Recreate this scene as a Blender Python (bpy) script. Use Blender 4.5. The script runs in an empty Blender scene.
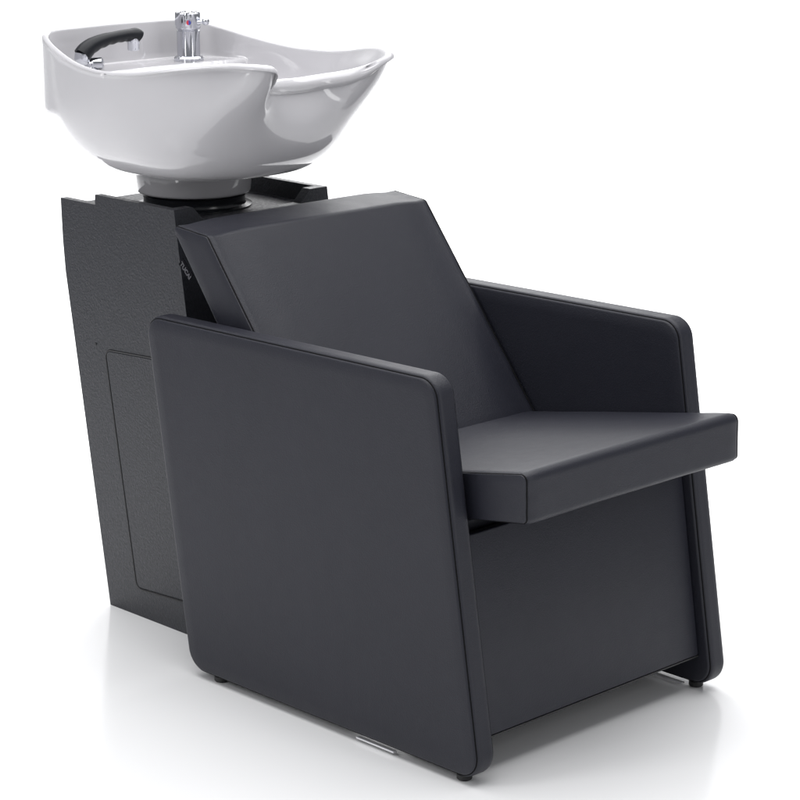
import bpy, bmesh, math, random
from mathutils import Vector, Matrix, noise
random.seed(7)
sc = bpy.context.scene
COL = sc.collection

# ------------------------------------------------------------------ camera
cam_d = bpy.data.cameras.new('camera')
cam = bpy.data.objects.new('camera', cam_d); COL.objects.link(cam)
cam_d.sensor_width = 36.0
cam_d.lens = 2412.9036 / 800 * 36
cam_d.clip_start = 0.1; cam_d.clip_end = 200
_d = Vector((0.67525601, 0.69332586, -0.25165167))
_r = Vector((0.71638051, -0.6977098, 0.0))
_u = Vector((0.17557984, 0.18027835, 0.96781787))
M = Matrix((( _r.x, _u.x, -_d.x, -2.62125954),
            ( _r.y, _u.y, -_d.y, -2.67419292),
            ( _r.z, _u.z, -_d.z,  1.59962081),
            (0, 0, 0, 1)))
cam.matrix_world = M
sc.camera = cam

# ------------------------------------------------------------------ world (dim studio room)
w = bpy.data.worlds.new('World'); sc.world = w; w.use_nodes = True
bg = w.node_tree.nodes['Background']
bg.inputs[0].default_value = (0.93, 0.95, 1.0, 1)
bg.inputs[1].default_value = 0.28

# ------------------------------------------------------------------ lamps
def area(name, loc, target, sx, sy, power, col=(1, 1, 1)):
    l = bpy.data.lights.new(name, 'AREA'); l.shape = 'RECTANGLE'
    l.size = sx; l.size_y = sy; l.energy = power; l.color = col
    o = bpy.data.objects.new(name, l); COL.objects.link(o)
    o.location = loc
    v = Vector(target) - Vector(loc)
    o.rotation_euler = v.to_track_quat('-Z', 'Y').to_euler()
    return o
area('overhead_softbox', (0.6, 0.6, 3.4), (0.6, 0.6, 0), 4.5, 4.5, 205)
area('backdrop_lamp', (2.2, 2.4, 3.2), (4.2, 4.4, 0.0), 3.0, 3.0, 330)
area('side_softbox', (-2.7, 1.3, 2.4), (0.1, 0.5, 0.8), 0.8, 1.5, 29)
area('rear_softbox', (2.2, 2.25, 2.1), (0.4, 0.6, 0.75), 1.3, 0.9, 13)
area('front_softbox', (0.6, -3.3, 2.3), (0.3, 0.3, 0.5), 1.0, 1.0, 9)

area('strip_softbox', (0.50, -2.9, 0.85), (0.35, 0.7, 1.0), 0.40, 1.6, 9)
area('left_strip_softbox', (-2.3, 0.10, 0.80), (0.2, 0.8, 1.0), 0.25, 1.5, 5)
sc.view_settings.view_transform = 'Standard'
sc.view_settings.look = 'None'
sc.view_settings.gamma = 1
sc.view_settings.exposure = 0.0

# ------------------------------------------------------------------ materials
def mat(name, col, rough=0.5, metal=0.0, spec=0.5, coat=0.0):
    m = bpy.data.materials.new(name); m.use_nodes = True
    b = m.node_tree.nodes['Principled BSDF']
    b.inputs['Base Color'].default_value = (*col, 1)
    b.inputs['Roughness'].default_value = rough
    b.inputs['Metallic'].default_value = metal
    b.inputs['Specular IOR Level'].default_value = spec
    b.inputs['Coat Weight'].default_value = coat
    return m

def add_bump(m, specs, col_var=None, rough_var=None):
    """specs: list of (kind, scale, strength, distance)"""
    nt = m.node_tree; b = nt.nodes['Principled BSDF']
    tc = nt.nodes.new('ShaderNodeTexCoord')
    prev = None
    for kind, scale, strength, dist in specs:
        if kind == 'noise':
            t = nt.nodes.new('ShaderNodeTexNoise'); t.inputs['Detail'].default_value = 3
            out = t.outputs['Fac']
        else:
            t = nt.nodes.new('ShaderNodeTexVoronoi'); out = t.outputs['Distance']
        t.inputs['Scale'].default_value = scale
        nt.links.new(tc.outputs['Object'], t.inputs['Vector'])
        bp = nt.nodes.new('ShaderNodeBump')
        bp.inputs['Strength'].default_value = strength
        bp.inputs['Distance'].default_value = dist
        nt.links.new(out, bp.inputs['Height'])
        if prev: nt.links.new(prev.outputs['Normal'], bp.inputs['Normal'])
        prev = bp
    nt.links.new(prev.outputs['Normal'], b.inputs['Normal'])
    if rough_var:
        t = nt.nodes.new('ShaderNodeTexNoise'); t.inputs['Scale'].default_value = rough_var[0]
        t.inputs['Detail'].default_value = 4
        nt.links.new(tc.outputs['Object'], t.inputs['Vector'])
        mr = nt.nodes.new('ShaderNodeMapRange')
        mr.inputs['From Min'].default_value = 0.3; mr.inputs['From Max'].default_value = 0.7
        mr.inputs['To Min'].default_value = rough_var[1]; mr.inputs['To Max'].default_value = rough_var[2]
        nt.links.new(t.outputs['Fac'], mr.inputs['Value'])
        nt.links.new(mr.outputs['Result'], b.inputs['Roughness'])
    if col_var:
        t = nt.nodes.new('ShaderNodeTexNoise'); t.inputs['Scale'].default_value = col_var[0]
        t.inputs['Detail'].default_value = 4
        nt.links.new(tc.outputs['Object'], t.inputs['Vector'])
        cr = nt.nodes.new('ShaderNodeValToRGB')
        cr.color_ramp.elements[0].position = 0.35; cr.color_ramp.elements[1].position = 0.65
        cr.color_ramp.elements[0].color = (*col_var[1], 1); cr.color_ramp.elements[1].color = (*col_var[2], 1)
        nt.links.new(t.outputs['Fac'], cr.inputs['Fac'])
        nt.links.new(cr.outputs['Color'], b.inputs['Base Color'])

M_LEATHER = mat('charcoal_leatherette', (0.030, 0.031, 0.037), 0.46, spec=0.36)
add_bump(M_LEATHER, [('voronoi', 480, 0.28, 0.0008), ('noise', 38, 0.10, 0.002), ('noise', 7, 0.07, 0.006)],
         col_var=(6, (0.0140, 0.0147, 0.0222), (0.0150, 0.0157, 0.0237)), rough_var=(30, 0.45, 0.49))
M_PIPING = mat('black_piping', (0.003, 0.003, 0.004), 0.7, spec=0.15)
M_CABINET = mat('black_pebbled_plastic', (0.030, 0.032, 0.038), 0.42)
add_bump(M_CABINET, [('noise', 270, 0.48, 0.0017), ('noise', 800, 0.25, 0.0007)],
         col_var=(260, (0.0125, 0.0132, 0.0175), (0.023, 0.0245, 0.031)), rough_var=(160, 0.30, 0.50))
M_CERAMIC = mat('white_glazed_ceramic', (0.51, 0.503, 0.522), 0.07, spec=0.5, coat=0.3)
M_CERAMIC.node_tree.nodes['Principled BSDF'].inputs['Coat Roughness'].default_value = 0.03
M_CHROME = mat('chrome', (0.60, 0.61, 0.65), 0.09, metal=1)
M_STEEL = mat('brushed_aluminium', (0.85, 0.85, 0.88), 0.35, metal=0.5)
M_RUBBER = mat('black_rubber', (0.012, 0.012, 0.013), 0.5)
M_GLOSSBLACK = mat('gloss_black_plastic', (0.012, 0.013, 0.016), 0.22)
M_HANDLE = mat('satin_black_plastic', (0.010, 0.011, 0.014), 0.40, spec=0.25)
M_TAG = mat('black_tag_fabric', (0.004, 0.004, 0.006), 0.9, spec=0.1)
M_TAGTXT = mat('grey_tag_thread', (0.07, 0.07, 0.08), 0.8)
M_RED = mat('red_enamel', (0.55, 0.04, 0.06), 0.3)
M_BLUE = mat('blue_enamel', (0.05, 0.07, 0.35), 0.3)
M_FLOOR = mat('white_gloss_floor', (0.89, 0.89, 0.895), 0.14, spec=0.52)
add_bump(M_FLOOR, [('noise', 3, 0.02, 0.01)], rough_var=(5, 0.13, 0.20))

# ------------------------------------------------------------------ helpers
def link(name, me, m, parent=None, smooth=True, loc=None):
    o = bpy.data.objects.new(name, me); COL.objects.link(o)
    if m: me.materials.append(m)
    if smooth:
        for p in me.polygons: p.use_smooth = True
    if parent: o.parent = parent; o.matrix_parent_inverse = Matrix.Translation(-parent.location)
    return o

def from_bm(name, bm, m, parent=None, smooth=True, angle=None):
    me = bpy.data.meshes.new(name)
    bmesh.ops.recalc_face_normals(bm, faces=bm.faces)
    bm.to_mesh(me); bm.free()
    o = link(name, me, m, parent, smooth)
    if angle is not None:
        me.set_sharp_from_angle(angle=math.radians(angle))
    return o

def thing(name, loc, label, cat):
    o = bpy.data.objects.new(name, None); COL.objects.link(o)
    o.location = loc; o['label'] = label; o['category'] = cat
    o.empty_display_size = 0.1
    return o

def offset_poly(P, R, d, nseg):
    """convex/concave CCW polygon P (2D), corner radii R, inset d -> list of points (constant count)"""
    n = len(P); out = []
    for i in range(n):
        a = Vector(P[i - 1]); b = Vector(P[i]); c = Vector(P[(i + 1) % n])
        e1 = (b - a).normalized(); e2 = (c - b).normalized()
        n1 = Vector((-e1.y, e1.x)); n2 = Vector((-e2.y, e2.x))      # left = inside for CCW
        r = R[i]
        half = (n1 + n2); k = 1.0 / max(0.15, (1 + n1.dot(n2)))
        cen = b + half * k * r                                      # arc centre at distance r inside
        rr = max(r - d, 0.0002)
        cen2 = cen if r >= d else b + half * k * (d + 0.0002)
        a1 = math.atan2(-n1.y, -n1.x); a2 = math.atan2(-n2.y, -n2.x)
        da = (a2 - a1 + math.pi) % (2 * math.pi) - math.pi
        for s in range(nseg + 1):
            t = a1 + da * s / nseg
            out.append(Vector((cen2.x + rr * math.cos(t), cen2.y + rr * math.sin(t))))
    return out

def ccw(P):
    A = sum(P[i - 1][0] * P[i][1] - P[i][0] * P[i - 1][1] for i in range(len(P)))
    return A > 0

def slab(name, P, R, x0, x1, sect, m, parent, nseg=8, angle=40, warp=None, sub=0, mid=0):
    """YZ profile polygon swept from x0 to x1; sect: list of (offset from end face, inset)"""
    if not ccw(P): P = P[::-1]; R = R[::-1]
    bm = bmesh.new(); rings = []
    T = x1 - x0
    seq = [(x0 + a, d) for a, d in sect] + [(x1 - a, d) for a, d in reversed(sect)]
    if mid:
        h_ = len(sect); xa, xb = seq[h_ - 1][0], seq[h_][0]
        seq = seq[:h_] + [(xa + (xb - xa) * k / mid, sect[-1][1]) for k in range(1, mid)] + seq[h_:]
    for x, d in seq:
        pts = offset_poly(P, R, d, nseg)
        if sub:
            q_ = []
            for i_, (a_, b_) in enumerate(zip(pts, pts[1:] + pts[:1])):
                q_.append(a_)
                if i_ % (nseg + 1) == nseg:
                    q_ += [a_.lerp(b_, k / sub) for k in range(1, sub)]
            pts = q_
        rings.append([bm.verts.new((x, p.x, p.y)) for p in pts])
    for i in range(len(rings) - 1):
        A, B = rings[i], rings[i + 1]; n = len(A)
        for j in range(n):
            bm.faces.new((A[j], A[(j + 1) % n], B[(j + 1) % n], B[j]))
    for ring in (rings[0], rings[-1]):
        bm.faces.new(ring)
    if warp:
        for v in bm.verts: v.co = warp(v.co)
    return from_bm(name, bm, m, parent, True, angle)

def tube_bm(bm, pts, radii, seg=12, closed=False, caps=True):
    n = len(pts); rings = []
    pts = [Vector(p) for p in pts]
    if not hasattr(radii, '__len__'): radii = [radii] * n
    up = None
    for i in range(n):
        if closed: t = pts[(i + 1) % n] - pts[i - 1]
        else: t = pts[min(i + 1, n - 1)] - pts[max(i - 1, 0)]
        t.normalize()
        if up is None:
            up = Vector((0, 0, 1)) if abs(t.z) < 0.9 else Vector((1, 0, 0))
        up = (up - t * up.dot(t)).normalized()
        s = t.cross(up)
        rings.append([bm.verts.new(pts[i] + (up * math.cos(2 * math.pi * k / seg) + s * math.sin(2 * math.pi * k / seg)) * radii[i]) for k in range(seg)])
    for i in range(n if closed else n - 1):
        A, B = rings[i], rings[(i + 1) % n]
        for k in range(seg):
            bm.faces.new((A[k], A[(k + 1) % seg], B[(k + 1) % seg], B[k]))
    if not closed and caps:
        bm.faces.new(rings[0]); bm.faces.new(rings[-1])

def tube(name, pts, r, m, parent, seg=10, closed=False):
    bm = bmesh.new(); tube_bm(bm, pts, r, seg, closed)
    return from_bm(name, bm, m, parent, True, 50)

def lathe_bm(bm, prof, c, seg=48, axis=None):
    """prof: (r, z) list; c: centre; axis: direction"""
    q = Vector(axis).to_track_quat('Z', 'Y') if axis else None
    rings = []
    for r, z in prof:
        ring = []
        for k in range(seg):
            a = 2 * math.pi * k / seg
            v = Vector((r * math.cos(a), r * math.sin(a), z))
            if q: v = q @ v
            ring.append(bm.verts.new(Vector(c) + v))
        rings.append(ring)
    for i in range(len(rings) - 1):
        A, B = rings[i], rings[i + 1]
        for k in range(seg):
            bm.faces.new((A[k], A[(k + 1) % seg], B[(k + 1) % seg], B[k]))
    bm.faces.new(rings[0]); bm.faces.new(rings[-1])

def lathe(name, prof, c, m, parent, seg=48, axis=None, angle=35):
    bm = bmesh.new(); lathe_bm(bm, prof, c, seg, axis)
    return from_bm(name, bm, m, parent, True, angle)

def box_bm(bm, c, s, rot=None):
    g = bmesh.ops.create_cube(bm, size=1)
    for v in g['verts']:
        v.co = Vector((v.co.x * s[0], v.co.y * s[1], v.co.z * s[2]))
        if rot: v.co = rot @ v.co
        v.co += Vector(c)

def crease(P, sub=0.02):
    return P

# ------------------------------------------------------------------ setting: white studio sweep
bm = bmesh.new()
fd = Vector((0.698, 0.716, 0)); fr = Vector((0.716, -0.698, 0))
path = [(-9, 0.0)] + [(-9 + 14.5 * i / 12, 0.0) for i in range(1, 13)]
for i in range(1, 17):
    a = math.pi / 2 * i / 16
    path.append((5.5 + 2.2 * math.sin(a), 2.2 - 2.2 * math.cos(a)))
path.append((7.7, 5.5))
prev = None
for t, z in path:
    row = [bm.verts.new(Vector((0.3, 0.3, 0)) + fd * t + fr * s + Vector((0, 0, z))) for s in (-9, -4, 0, 4, 9)]
    if prev:
        for k in range(4): bm.faces.new((prev[k], prev[k + 1], row[k + 1], row[k]))
    prev = row
floor = from_bm('floor', bm, M_FLOOR, None, True)
floor['kind'] = 'structure'

# ================================================================== CHAIR
chair = thing('salon_chair', (0.3225, 0.2, 0),
              'charcoal leatherette armchair with slab sides and a jutting seat, in front of the basin cabinet', 'chair')
T = 0.045
PAN = [(0.678, 0.660), (-0.0619, 0.672), (-0.1683, 0.012), (0.5702, 0.012)]
PR = [0.036, 0.040, 0.040, 0.046]
SECT = [(0.0, 0.030), (0.0, 0.0085), (0.0010, 0.0060), (0.0036, 0.0046), (0.0044, 0.0042), (0.0052, 0.0022),
        (0.0075, 0.0008), (0.012, 0.0), (0.016, 0.0)]
G0, G1 = T, 0.60
def arm(x0, x1):
    p = slab('armrest_panel', PAN, PR, x0, x1, SECT, M_LEATHER, chair, 14)
    P = PAN if ccw(PAN) else PAN[::-1]; R = PR if ccw(PAN) else PR[::-1]
    q = offset_poly(P, R, 0.0042, 14)
    for x in (x0 + 0.0042, x1 - 0.0042):
        tube('piping', [(x, v.x, v.y) for v in q], 0.0012, M_PIPING, p, 6, True)
    return p
arm(0, T)
arm(G1, G1 + T)
# glide feet and aluminium floor strips
for x in (0.022, G1 + 0.022):
    for y in (-0.112, 0.505):
        lathe('foot', [(0.011, 0.0), (0.013, 0.002), (0.013, 0.010), (0.010, 0.013)], (x, y, 0.0), M_RUBBER, chair, 20)
for x, y0, y1 in ((-0.0005, 0.037, 0.128), (G1 - 0.006, -0.098, 0.02)):
    bm = bmesh.new(); box_bm(bm, (x + 0.008, (y0 + y1) / 2, 0.0065), (0.008, y1 - y0, 0.003))
    o = from_bm('glide_strip', bm, M_STEEL, chair, False)

# backrest: wedge cushion leaning back
bXL, bXR = 0.0487, 0.5960
BK = [(0.5535, 0.8130), (0.6620, 0.8230), (0.395, 0.470), (0.225, 0.390)]
def soft(amp, full, xa, xb, f0, f1):
    """hand-upholstered softness: slight fullness mid-span plus small irregular puckers near the end seams"""
    def w_(co):
        e = max(0.0, min(co.x - xa, xb - co.x))
        k = min(1.0, e / 0.02)
        n1 = noise.noise(co * 5.0) * amp
        n2 = noise.noise(Vector((co.x * 40, co.y * 60, co.z * 60))) * 0.0020 * math.exp(-e / 0.030)
        u = full * math.sin(math.pi * min(1, max(0, (co.x - xa) / (xb - xa))))
        d_ = Vector((0, f0, f1))
        return co + d_ * ((n1 + u) * k + n2 * min(1.0, e / 0.006))
    return w_
BS = [(0.0, 0.025), (0.0, 0.0075), (0.0008, 0.0050), (0.0030, 0.0040), (0.0040, 0.0044), (0.0055, 0.0040),
      (0.0085, 0.0022), (0.016, 0.0028), (0.028, 0.0036), (0.050, 0.0018), (0.085, 0.0)]
back = slab('backrest', BK, [0.015, 0.011, 0.02, 0.02], bXL, bXR, BS, M_LEATHER, chair, 8, 40, soft(0.0022, 0.0035, bXL, bXR, -0.79, 0.61), 16, 26)
q = offset_poly(BK if ccw(BK) else BK[::-1], [0.015, 0.011, 0.02, 0.02] if ccw(BK) else [0.02, 0.02, 0.011, 0.015], 0.0046, 8)
for x in (bXL + 0.0038, bXR - 0.0038):
    tube('piping', [(x, v.x, v.y) for v in q], 0.0018, M_PIPING, back, 6, True)
# dark plywood shell behind the cushion
# brand tag sewn to the rear seam, lettering in grey thread
e_dir = Vector((0, 0.606 - 0.633, 0.722 - 0.749)).normalized()      # down along the rear edge
e_nrm = Vector((0, e_dir.z, -e_dir.y))                              # away from the cushion (rearwards)
if e_nrm.y < 0: e_nrm = -e_nrm
p0 = Vector((0.052, 0.6285, 0.7585))
bm = bmesh.new()
a0 = [p0 - e_nrm * 0.004, p0 + e_nrm * 0.0135, p0 + e_nrm * 0.0135 + e_dir * 0.038, p0 - e_nrm * 0.004 + e_dir * 0.038]
va = [bm.verts.new(v) for v in a0]; vb = [bm.verts.new(v + Vector((0.0012, 0, 0))) for v in a0]
bm.faces.new(va); bm.faces.new(vb[::-1])
for i in range(4): bm.faces.new((va[i], va[(i + 1) % 4], vb[(i + 1) % 4], vb[i]))
tag = from_bm('tag', bm, M_TAG, chair, False); tag['label'] = 'small black cloth tag with grey lettering'
fc = bpy.data.curves.new('tag_text', 'FONT'); fc.body = 'TUCAI'; fc.size = 0.0122; fc.extrude = 0.0002
fc.align_x = 'CENTER'; fc.align_y = 'CENTER'; fc.offset = 0.0005
fo = bpy.data.objects.new('tag_text', fc); COL.objects.link(fo)
bpy.context.view_layer.update()
me = bpy.data.meshes.new_from_object(fo.evaluated_get(bpy.context.evaluated_depsgraph_get()))
bpy.data.objects.remove(fo)
ex = e_dir; ez = Vector((-1, 0, 0)); ey = ez.cross(ex)
Mx = Matrix(((ex.x, ey.x, ez.x, 0), (ex.y, ey.y, ez.y, 0), (ex.z, ey.z, ez.z, 0), (0, 0, 0, 1)))
ctr = p0 + e_nrm * 0.0062 + e_dir * 0.0205 - Vector((0.0006, 0, 0))
me.transform(Matrix.Translation(ctr) @ Mx)
me.materials.clear(); me.name = 'lettering'
link('lettering', me, M_TAGTXT, tag, False)

# seat cushion, rising slightly to the front
sXL, sXR = 0.0528, 0.5915
ST = [(-0.2137, 0.5376), (0.300, 0.4440), (0.300, 0.372), (-0.2153, 0.4506)]
SR = [0.0145, 0.012, 0.012, 0.011]
SS = [(0.0, 0.020), (0.0, 0.0065), (0.0008, 0.0042), (0.0028, 0.0034), (0.0040, 0.0038), (0.0060, 0.0024), (0.012, 0.0004), (0.03, 0.0), (0.08, 0.0)]
seat = slab('seat', ST, SR, sXL, sXR, SS, M_LEATHER, chair, 8, 40, soft(0.0022, 0.0025, sXL, sXR, -0.45, 0.89), 16, 26)
Pq = ST if ccw(ST) else ST[::-1]; Rq = SR if ccw(ST) else SR[::-1]
q = offset_poly(Pq, Rq, 0.0040, 8)
for x in (sXL + 0.0034, sXR - 0.0034):
    tube('piping', [(x, v.x, v.y) for v in q], 0.0017, M_PIPING, seat, 6, True)
# seat platform under the cushion and front apron panel
sf = [(-0.055, 0.4195), (0.40, 0.350), (0.40, 0.27), (-0.045, 0.27)]
slab('seat_base', sf, [0.004] * 4, G0 + 0.001, G1 - 0.001, [(0.0, 0.004), (0.002, 0.0)], M_LEATHER, chair, 3)
KF = [(-0.1350, 0.071), (-0.0835, 0.405), (-0.065, 0.403), (-0.1170, 0.071)]
slab('front_panel', KF, [0.0025] * 4, G0 + 0.0015, G1 - 0.0015, [(0.0, 0.003), (0.002, 0.0), (0.03, 0.0)], M_LEATHER, chair, 3)
bm = bmesh.new(); box_bm(bm, ((G0 + G1) / 2, -0.1262, 0.0695), (G1 - G0 - 0.006, 0.0176, 0.0024))
from_bm('edge_trim', bm, M_RUBBER, chair, False)

# ================================================================== BASIN UNIT
unit = thing('wash_basin_unit', (0.3225, 0.92, 0),
             'black pebbled plastic cabinet behind the chair carrying a white ceramic shampoo bowl', 'basin unit')
L, R_ = 0.1317, 0.5133
ZR = [(-0.02, 0.9735), (0.0, 0.977), (0.486, 1.058), (0.66, 1.087), (0.72, 1.092), (0.86, 1.097)]
def yr(z):
    for i in range(len(ZR) - 1):
        if z <= ZR[i + 1][0]:
            t = (z - ZR[i][0]) / (ZR[i + 1][0] - ZR[i][0]); return ZR[i][1] + t * (ZR[i + 1][1] - ZR[i][1])
    return ZR[-1][1]
def yf(z): return 0.747 + (z - 0.819) * 0.1564
W_ = 0.016
def htop(x, y):
    """top surface of the tray as a function of plan position (y measured at the top)"""
    rear_low, rim, tray, floor_ = 0.803, 0.8225, 0.797, 0.789
    side = (x - L < W_) or (R_ - x < W_)
    if side: return rear_low if y > 0.985 else rim
    if y < 0.747 + 0.022:
        e = min(x - L, R_ - x)
        if e < 0.045: return rim
        if e < 0.070: return rim - (rim - tray) * (e - 0.045) / 0.025
        return tray
    return floor_
def steps(vals):
    return sorted(set(round(v, 5) for v in vals))
xs = steps([L, L + 0.004, L + W_ - 0.0005, L + W_ + 0.0005, L + 0.0449, L + 0.053, L + 0.062, L + 0.0701] +
           [L + 0.09 + i * (R_ - L - 0.18) / 10 for i in range(11)] +
           [R_ - 0.0701, R_ - 0.062, R_ - 0.053, R_ - 0.0449, R_ - W_ - 0.0005, R_ - W_ + 0.0005, R_ - 0.004, R_])
ys = steps([0.747, 0.752, 0.7685, 0.7695] + [0.79 + i * 0.02 for i in range(9)] + [0.9745, 0.9755, 0.9845, 0.9855, 1.02, 1.06, 1.0945])
bm = bmesh.new()
top = {}
for i, x in enumerate(xs):
    for j, y in enumerate(ys):
        top[i, j] = bm.verts.new((x, y, htop(x, y)))
for i in range(len(xs) - 1):
    for j in range(len(ys) - 1):
        bm.faces.new((top[i, j], top[i + 1, j], top[i + 1, j + 1], top[i, j + 1]))
zs = [0.75, 0.72, 0.66, 0.58, 0.486, 0.36, 0.24, 0.12, 0.0]
def boundary():
    nI, nJ = len(xs), len(ys)
    b = [(i, 0) for i in range(nI)] + [(nI - 1, j) for j in range(1, nJ)] + \
        [(i, nJ - 1) for i in range(nI - 2, -1, -1)] + [(0, j) for j in range(nJ - 2, 0, -1)]
    return b
B = boundary()
prev = [top[k] for k in B]
for z in zs:
    row = []
    for (i, j) in B:
        v = (ys[j] - ys[0]) / (ys[-1] - ys[0])
        row.append(bm.verts.new((xs[i], yf(z) + (yr(z) - yf(z)) * v, z)))
    n = len(row)
    for k in range(n):
        bm.faces.new((prev[k], prev[(k + 1) % n], row[(k + 1) % n], row[k]))
    prev = row
bm.faces.new(prev)
cab = from_bm('cabinet', bm, M_CABINET, unit, True, 30)
bv = cab.modifiers.new('bevel', 'BEVEL'); bv.width = 0.0016; bv.segments = 2; bv.limit_method = 'ANGLE'; bv.angle_limit = math.radians(35)
bv.harden_normals = True
# access door on the side: raised slab within a narrow dark gap
DP = [(0.968, 0.523), (0.800, 0.532), (0.720, 0.066), (0.889, 0.057)]
if not ccw(DP): DPc = DP[::-1]
else: DPc = DP
q = offset_poly(DPc, [0.016] * 4, 0.0, 8)
tube('door_gap', [(L - 0.0002, v.x, v.y) for v in q], 0.0017, M_RUBBER, cab, 6, True)
slab('access_door', DP, [0.014] * 4, L - 0.0013, L + 0.002, [(0.0, 0.0035), (0.0010, 0.0024)], M_CABINET, cab, 8)
lathe('screw', [(0.0001, 0.0012), (0.0022, 0.001), (0.0026, 0.0)], (L - 0.0004, 0.996, 0.529), M_RUBBER, cab, 12, axis=(-1, 0, 0))
# swivel neck between tray and bowl
CX, CY = 0.3225, 0.92
lathe('swivel_ring', [(0.112, 0.7885), (0.112, 0.7915), (0.1065, 0.7925), (0.100, 0.7935), (0.0985, 0.796), (0.0985, 0.806), (0.0995, 0.8085),
                      (0.0995, 0.811), (0.096, 0.8125), (0.096, 0.822), (0.05, 0.8225)], (CX, CY, 0), M_GLOSSBLACK, unit, 72)

# ------------------------------------------------------------------ bowl
HALF = [  # dx, y, z, bead radius, flange, flare of rim, (front centre -> back centre)
    (0.000, 0.605, 1.060, 0.0150, 0.012),
    (0.050, 0.599, 1.063, 0.0150, 0.012),
    (0.095, 0.576, 1.069, 0.0145, 0.012),
    (0.113, 0.550, 1.080, 0.0125, 0.012),
    (0.124, 0.529, 1.091, 0.0102, 0.011),
    (0.138, 0.517, 1.099, 0.0090, 0.010),
    (0.158, 0.524, 1.103, 0.0088, 0.009),
    (0.179, 0.558, 1.104, 0.0084, 0.008),
    (0.198, 0.597, 1.103, 0.0070, 0.016),
    (0.236, 0.680, 1.093, 0.0065, 0.006),
    (0.260, 0.755, 1.080, 0.0062, 0.002),
    (0.267, 0.830, 1.074, 0.0062, 0.0),
    (0.262, 0.900, 1.075, 0.0062, 0.0),
    (0.250, 0.970, 1.082, 0.0062, 0.0),
    (0.232, 1.040, 1.095, 0.0062, 0.0),
    (0.214, 1.095, 1.107, 0.0062, 0.0),
    (0.190, 1.137, 1.117, 0.0062, 0.0),
    (0.145, 1.158, 1.1205, 0.0062, 0.0),
    (0.075, 1.163, 1.121, 0.0062, 0.0),
    (0.000, 1.165, 1.122, 0.0062, 0.0)]
ctrl = [list(h) for h in HALF] + [[-h[0]] + list(h[1:]) for h in HALF[-2:0:-1]]
NC = len(ctrl); SUB = 10
def cr(p0, p1, p2, p3, t):
    return [0.5 * ((2 * b) + (-a + c) * t + (2 * a - 5 * b + 4 * c - d) * t * t + (-a + 3 * b - 3 * c + d) * t ** 3)
            for a, b, c, d in zip(p0, p1, p2, p3)]
rim = []
for i in range(NC):
    for s in range(SUB):
        rim.append(cr(ctrl[i - 1], ctrl[i], ctrl[(i + 1) % NC], ctrl[(i + 2) % NC], s / SUB))
NR = len(rim)
for _ in range(2):           # even out the spline joints
    rim = [[sum(rim[(i + k) % NR][c] for k in range(-3, 4)) / 7 for c in range(5)] for i in range(NR)]
def rim_normal(i):
    a, b = rim[(i - 5) % NR], rim[(i + 5) % NR]
    t = Vector((b[0] - a[0], b[1] - a[1])).normalized()
    return Vector((t.y, -t.x))
ZC = 0.862; RC = 0.104
def sstep(a, b, x):
    t = max(0.0, min(1.0, (x - a) / (b - a))); return t * t * (3 - 2 * t)
def deckz(y, dx):
    return 1.044 * sstep(0.985, 1.03, y) + (0.90) * (1 - sstep(0.985, 1.03, y))
def convex(th):
    # smooth plan outline of the belly below the rim; th = 0 at the back
    c, s_ = math.cos(th), math.sin(th)
    a_, bq, n = 0.264, (0.278 if c < 0 else 0.284), (2.7 if c < 0 else 3.4)
    r = (abs(s_ / a_) ** n + abs(c / bq) ** n) ** (-1 / n)
    return Vector((CX + r * s_, 0.86 + r * c))
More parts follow.
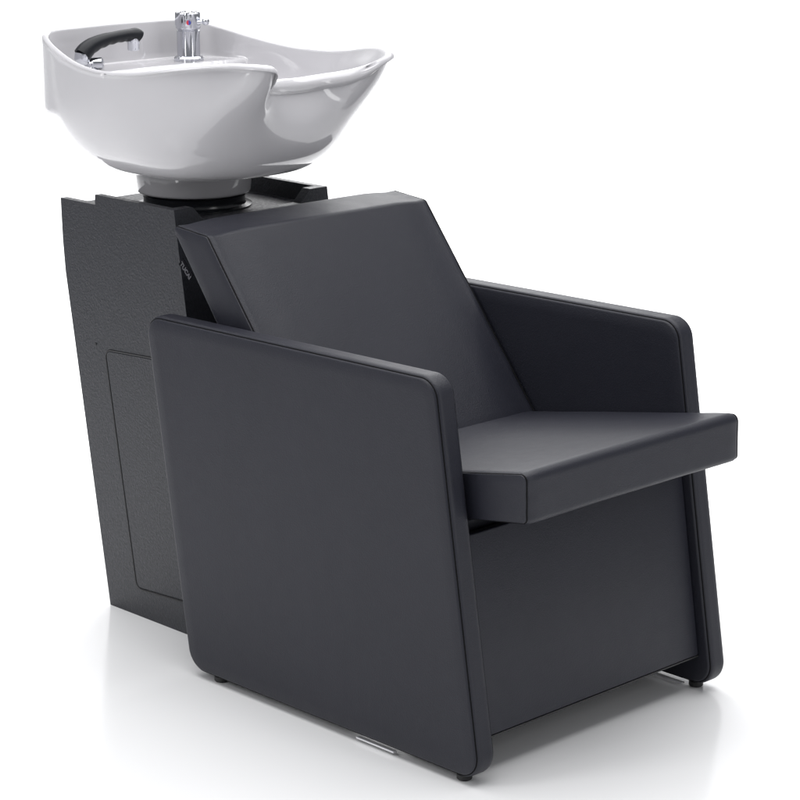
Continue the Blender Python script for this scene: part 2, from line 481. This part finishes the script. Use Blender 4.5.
# match rim points to outline points by arc length, front centre first
cv = [convex(math.pi - 2 * math.pi * k / 1440) for k in range(1441)]
cl = [0.0]
for k in range(1440): cl.append(cl[-1] + (cv[k + 1] - cv[k]).length)
rl = [0.0]
for i in range(NR):
    p_, q_ = rim[i], rim[(i + 1) % NR]
    rl.append(rl[-1] + math.hypot(p_[0] - q_[0], p_[1] - q_[1]))
lows = []; kk = 0
for i in range(NR):
    tgt = rl[i] / rl[-1] * cl[-1]
    while cl[kk + 1] < tgt: kk += 1
    f = (tgt - cl[kk]) / (cl[kk + 1] - cl[kk])
    lows.append(cv[kk].lerp(cv[kk + 1], f))
bm = bmesh.new()
rings = []
BC = Vector((CX, 0.86))
for ri, (dx, y, z, rb, fl) in enumerate(rim):
    P = Vector((CX + dx, y)); out = (P - BC).normalized()
    loop = []
    cc = Vector((CX, CY))
    wall = P - out * fl
    ang = math.atan2(dx, -(y - 0.86))                    # 0 at front, pi at back
    back = sstep(0.975, 1.08, y)
    frontw = 1 - sstep(0.58, 0.86, y)
    low = lows[ri]
    # direction from the collar to the wall
    # collar attach point
    dirc = (low - cc).normalized()
    base = cc + dirc * RC
    NS = 34
    ztop = z - rb * 0.55
    def shell(t):
        h = math.sqrt(max(0.0, 1 - (1 - t) ** 2)) ** (0.78 - 0.17 * frontw)
        mx = sstep(0.34, 1.06, t) ** 1.1
        return base.lerp(low.lerp(wall, mx * (1 - back)), h)
    for k in range(NS + 1):
        t = 1 - math.cos(k / NS * math.pi / 2)            # height fraction
        zz = ZC + (ztop - ZC) * (t ** 1.08)
        pos = shell(t)
        # rear apron: vertical skirt from the rim down, with a step back to the belly
        ap = sstep(0.962, 0.970, zz) * back
        pos = pos.lerp(wall, ap)
        # rolled lip flares out at the very top
        loop.append((pos, zz))
    big = sstep(0.008, 0.016, rb)
    a0 = math.radians(-10 - 110 * big); a1 = math.radians(178)
    nb = (rim_normal(ri) + out * 0.35).normalized()
    cenP = P - nb * rb
    for k in range(13):
        a = a0 + (a1 - a0) * k / 12
        loop.append((cenP + nb * rb * math.cos(a), z + rb * math.sin(a) - rb))
    inner0 = cenP - nb * rb
    cb = Vector((CX, 0.80))
    NI = 26
    z0 = z - rb
    for k in range(1, NI + 1):
        f = k / NI
        ph = f * math.pi / 2
        zz = z0 - (z0 - 0.905) * (math.sin(ph) ** 0.9)
        ti = max(0.0, min(1.0, (zz - ZC) / (ztop - ZC))) ** (1 / 1.08)
        op = shell(ti); op = op.lerp(wall, back)
        op = op + (cb - op).normalized() * 0.015
        pos = inner0.lerp(op, sstep(0.0, 0.028, z0 - zz))
        pos = pos.lerp(cb, 0.94 * f ** 3.2)
        dz = 0.905 + (1.044 - 0.905) * sstep(0.990, 1.025, pos.y)
        # soft maximum with the rear deck
        s_ = 0.006
        zz = max(zz, dz) + s_ * math.exp(-abs(zz - dz) / s_) * 0.3
        zz = min(zz, max(z0, 0))
        loop.append((pos, zz))
    rings.append([bm.verts.new((p.x, p.y, zz)) for p, zz in loop])
for i in range(NR):
    A, Bq = rings[i], rings[(i + 1) % NR]
    for k in range(len(A) - 1):
        bm.faces.new((A[k], A[k + 1], Bq[k + 1], Bq[k]))
bm.faces.new([r[-1] for r in rings])
bm.faces.new([r[0] for r in rings])
bowl = from_bm('bowl', bm, M_CERAMIC, unit, True)
bowl['label'] = 'white glazed ceramic shampoo bowl with rolled neck rest'
lathe('collar', [(0.106, 0.8165), (0.109, 0.8175), (0.1105, 0.8215), (0.1135, 0.864), (0.1125, 0.871), (0.104, 0.880), (0.06, 0.885)], (CX, CY, 0), M_CERAMIC, bowl, 96, angle=60)
lathe('drain', [(0.028, 0.9075), (0.028, 0.9095), (0.024, 0.911), (0.010, 0.909), (0.0005, 0.909)], (CX, 0.80, 0), M_CHROME, bowl, 40)

# ------------------------------------------------------------------ mixer tap
FX, FY, FZ = 0.447, 1.08, 1.0435
tap = lathe('mixer_tap', [(0.0295, 0.0), (0.0295, 0.006), (0.0275, 0.0085), (0.0235, 0.010), (0.0230, 0.012), (0.0230, 0.060),
                    (0.0215, 0.0615), (0.0215, 0.063), (0.0245, 0.0645), (0.0250, 0.067), (0.0250, 0.094), (0.0235, 0.0955),
                    (0.0150, 0.0955), (0.0005, 0.0955)], (FX, FY, FZ), M_CHROME, unit, 56)
cd = Vector((-0.6752, -0.6933, 0)).normalized(); cr_ = Vector((0.7164, -0.6977, 0))
bm = bmesh.new()
c0 = Vector((FX, FY, FZ))
for a in range(5):
    aa = math.radians(20 + 72 * a)
    v = cr_ * math.cos(aa) + cd * math.sin(aa)
    lathe_bm(bm, [(0.0062, 0), (0.0072, 0.002), (0.0072, 0.024), (0.006, 0.027), (0.0005, 0.0272)], c0 + v * 0.0190 + Vector((0, 0, 0.070)), 20)
from_bm('cross_handle', bm, M_CHROME, tap, True, 35)
bm = bmesh.new()
s0 = c0 + cr_ * 0.016 + cd * 0.012 + Vector((0, 0, 0.076))
s1 = c0 + cr_ * 0.036 + cd * 0.012 + Vector((0, 0, 0.079))
tube_bm(bm, [s0, s1], [0.0045, 0.0030], 14)
bmesh.ops.create_uvsphere(bm, u_segments=24, v_segments=16, radius=0.0078, matrix=Matrix.Translation(s1))
from_bm('lever', bm, M_CHROME, tap, True, 60)
# red and blue temperature dot
for mm, sgn, nm in ((M_RED, -1, 'hot_mark'), (M_BLUE, 1, 'cold_mark')):
    bm = bmesh.new()
    cN = c0 + cd * 0.0275 + cr_ * 0.0035 + Vector((0, 0, 0.0775))
    vs = [bm.verts.new(cN)]
    for k in range(13):
        a = math.pi / 2 + sgn * (-math.pi) * k / 12
        vs.append(bm.verts.new(cN + cr_ * math.cos(a) * 0.0046 + Vector((0, 0, math.sin(a) * 0.0046)) + cd * 0.0002))
    vb2 = [bm.verts.new(v.co - cd * 0.004) for v in vs]
    bm.faces.new(vs); bm.faces.new(vb2[::-1])
    n = len(vs)
    for i in range(n): bm.faces.new((vs[i], vs[(i + 1) % n], vb2[(i + 1) % n], vb2[i]))
    from_bm(nm, bm, mm, tap, False)

# ------------------------------------------------------------------ hand shower holder + hand shower
hold = lathe('shower_holder', [(0.021, 0), (0.021, 0.004), (0.0175, 0.006), (0.0165, 0.012), (0.0165, 0.020), (0.0145, 0.022), (0.0005, 0.0225)],
             (0.197, 1.08, 1.040), M_CHROME, unit, 40)
bm = bmesh.new()
lathe_bm(bm, [(0.008, -0.018), (0.0115, -0.016), (0.0125, 0.0), (0.0115, 0.016), (0.008, 0.018)], (0.206, 1.072, 1.057), 24, axis=(0.72, -0.69, 0.1))
from_bm('knuckle', bm, M_CHROME, hold, True, 40)
shower = thing('hand_shower', (0.190, 1.08, 1.062),
               'black arched hand shower with chrome nozzle, docked at the left rear of the white bowl', 'shower head')
pts = [(0.184, 1.080, 1.0745), (0.194, 1.080, 1.084), (0.212, 1.080, 1.093), (0.238, 1.080, 1.0995), (0.262, 1.080, 1.1025),
       (0.286, 1.080, 1.1045), (0.303, 1.080, 1.1045), (0.315, 1.080, 1.103), (0.320, 1.080, 1.100)]
fine = []
for i in range(len(pts) - 1):
    a = pts[max(i - 1, 0)]; b = pts[i]; c = pts[i + 1]; d = pts[min(i + 2, len(pts) - 1)]
    for s in range(8): fine.append(cr(a, b, c, d, s / 8))
fine.append(list(pts[-1]))
nF = len(fine); rad = []
for i in range(nF):
    f = i / (nF - 1)
    r = 0.0172 - 0.0052 * sstep(0.0, 0.55, f) + 0.0012 * sstep(0.6, 0.85, f)
    r += 0.0022 * sstep(0.72, 0.9, f); r *= 1 - 0.3 * sstep(0.985, 1.0, f)
    rad.append(r)
bm = bmesh.new(); tube_bm(bm, fine, rad, 28)
for v in bm.verts:          # finger grooves on the underside
    f = (v.co.x - 0.205) / 0.085
    if 0 < f < 1:
        cz = min(fine, key=lambda p: abs(p[0] - v.co.x))[2]
        if v.co.z < cz: v.co.z += 0.0014 * (0.5 + 0.5 * math.cos(f * 4 * 2 * math.pi)) * min(1, (cz - v.co.z) / 0.008)
from_bm('handle', bm, M_HANDLE, shower, True, 60)
bm = bmesh.new()
tube_bm(bm, [(0.193, 1.08, 1.054), (0.187, 1.08, 1.061), (0.183, 1.08, 1.070), (0.185, 1.08, 1.0765)], [0.0095, 0.0125, 0.0150, 0.0150], 28)
from_bm('ferrule', bm, M_CHROME, shower, True, 50)
lathe('nozzle', [(0.0125, 0.012), (0.0125, 0.002), (0.0118, 0.001), (0.0118, -0.010), (0.0105, -0.0125), (0.0005, -0.0120)],
      (0.3085, 1.08, 1.087), M_CHROME, shower, 32)

# ------------------------------------------------------------------ render
sc.render.engine = 'CYCLES'
sc.cycles.max_bounces = 6; sc.cycles.diffuse_bounces = 3; sc.cycles.glossy_bounces = 4
sc.cycles.use_adaptive_sampling = True; sc.cycles.adaptive_threshold = 0.02
sc.cycles.use_denoising = True
sc.cycles.caustics_reflective = False
sc.render.resolution_x = 1024; sc.render.resolution_y = 1024
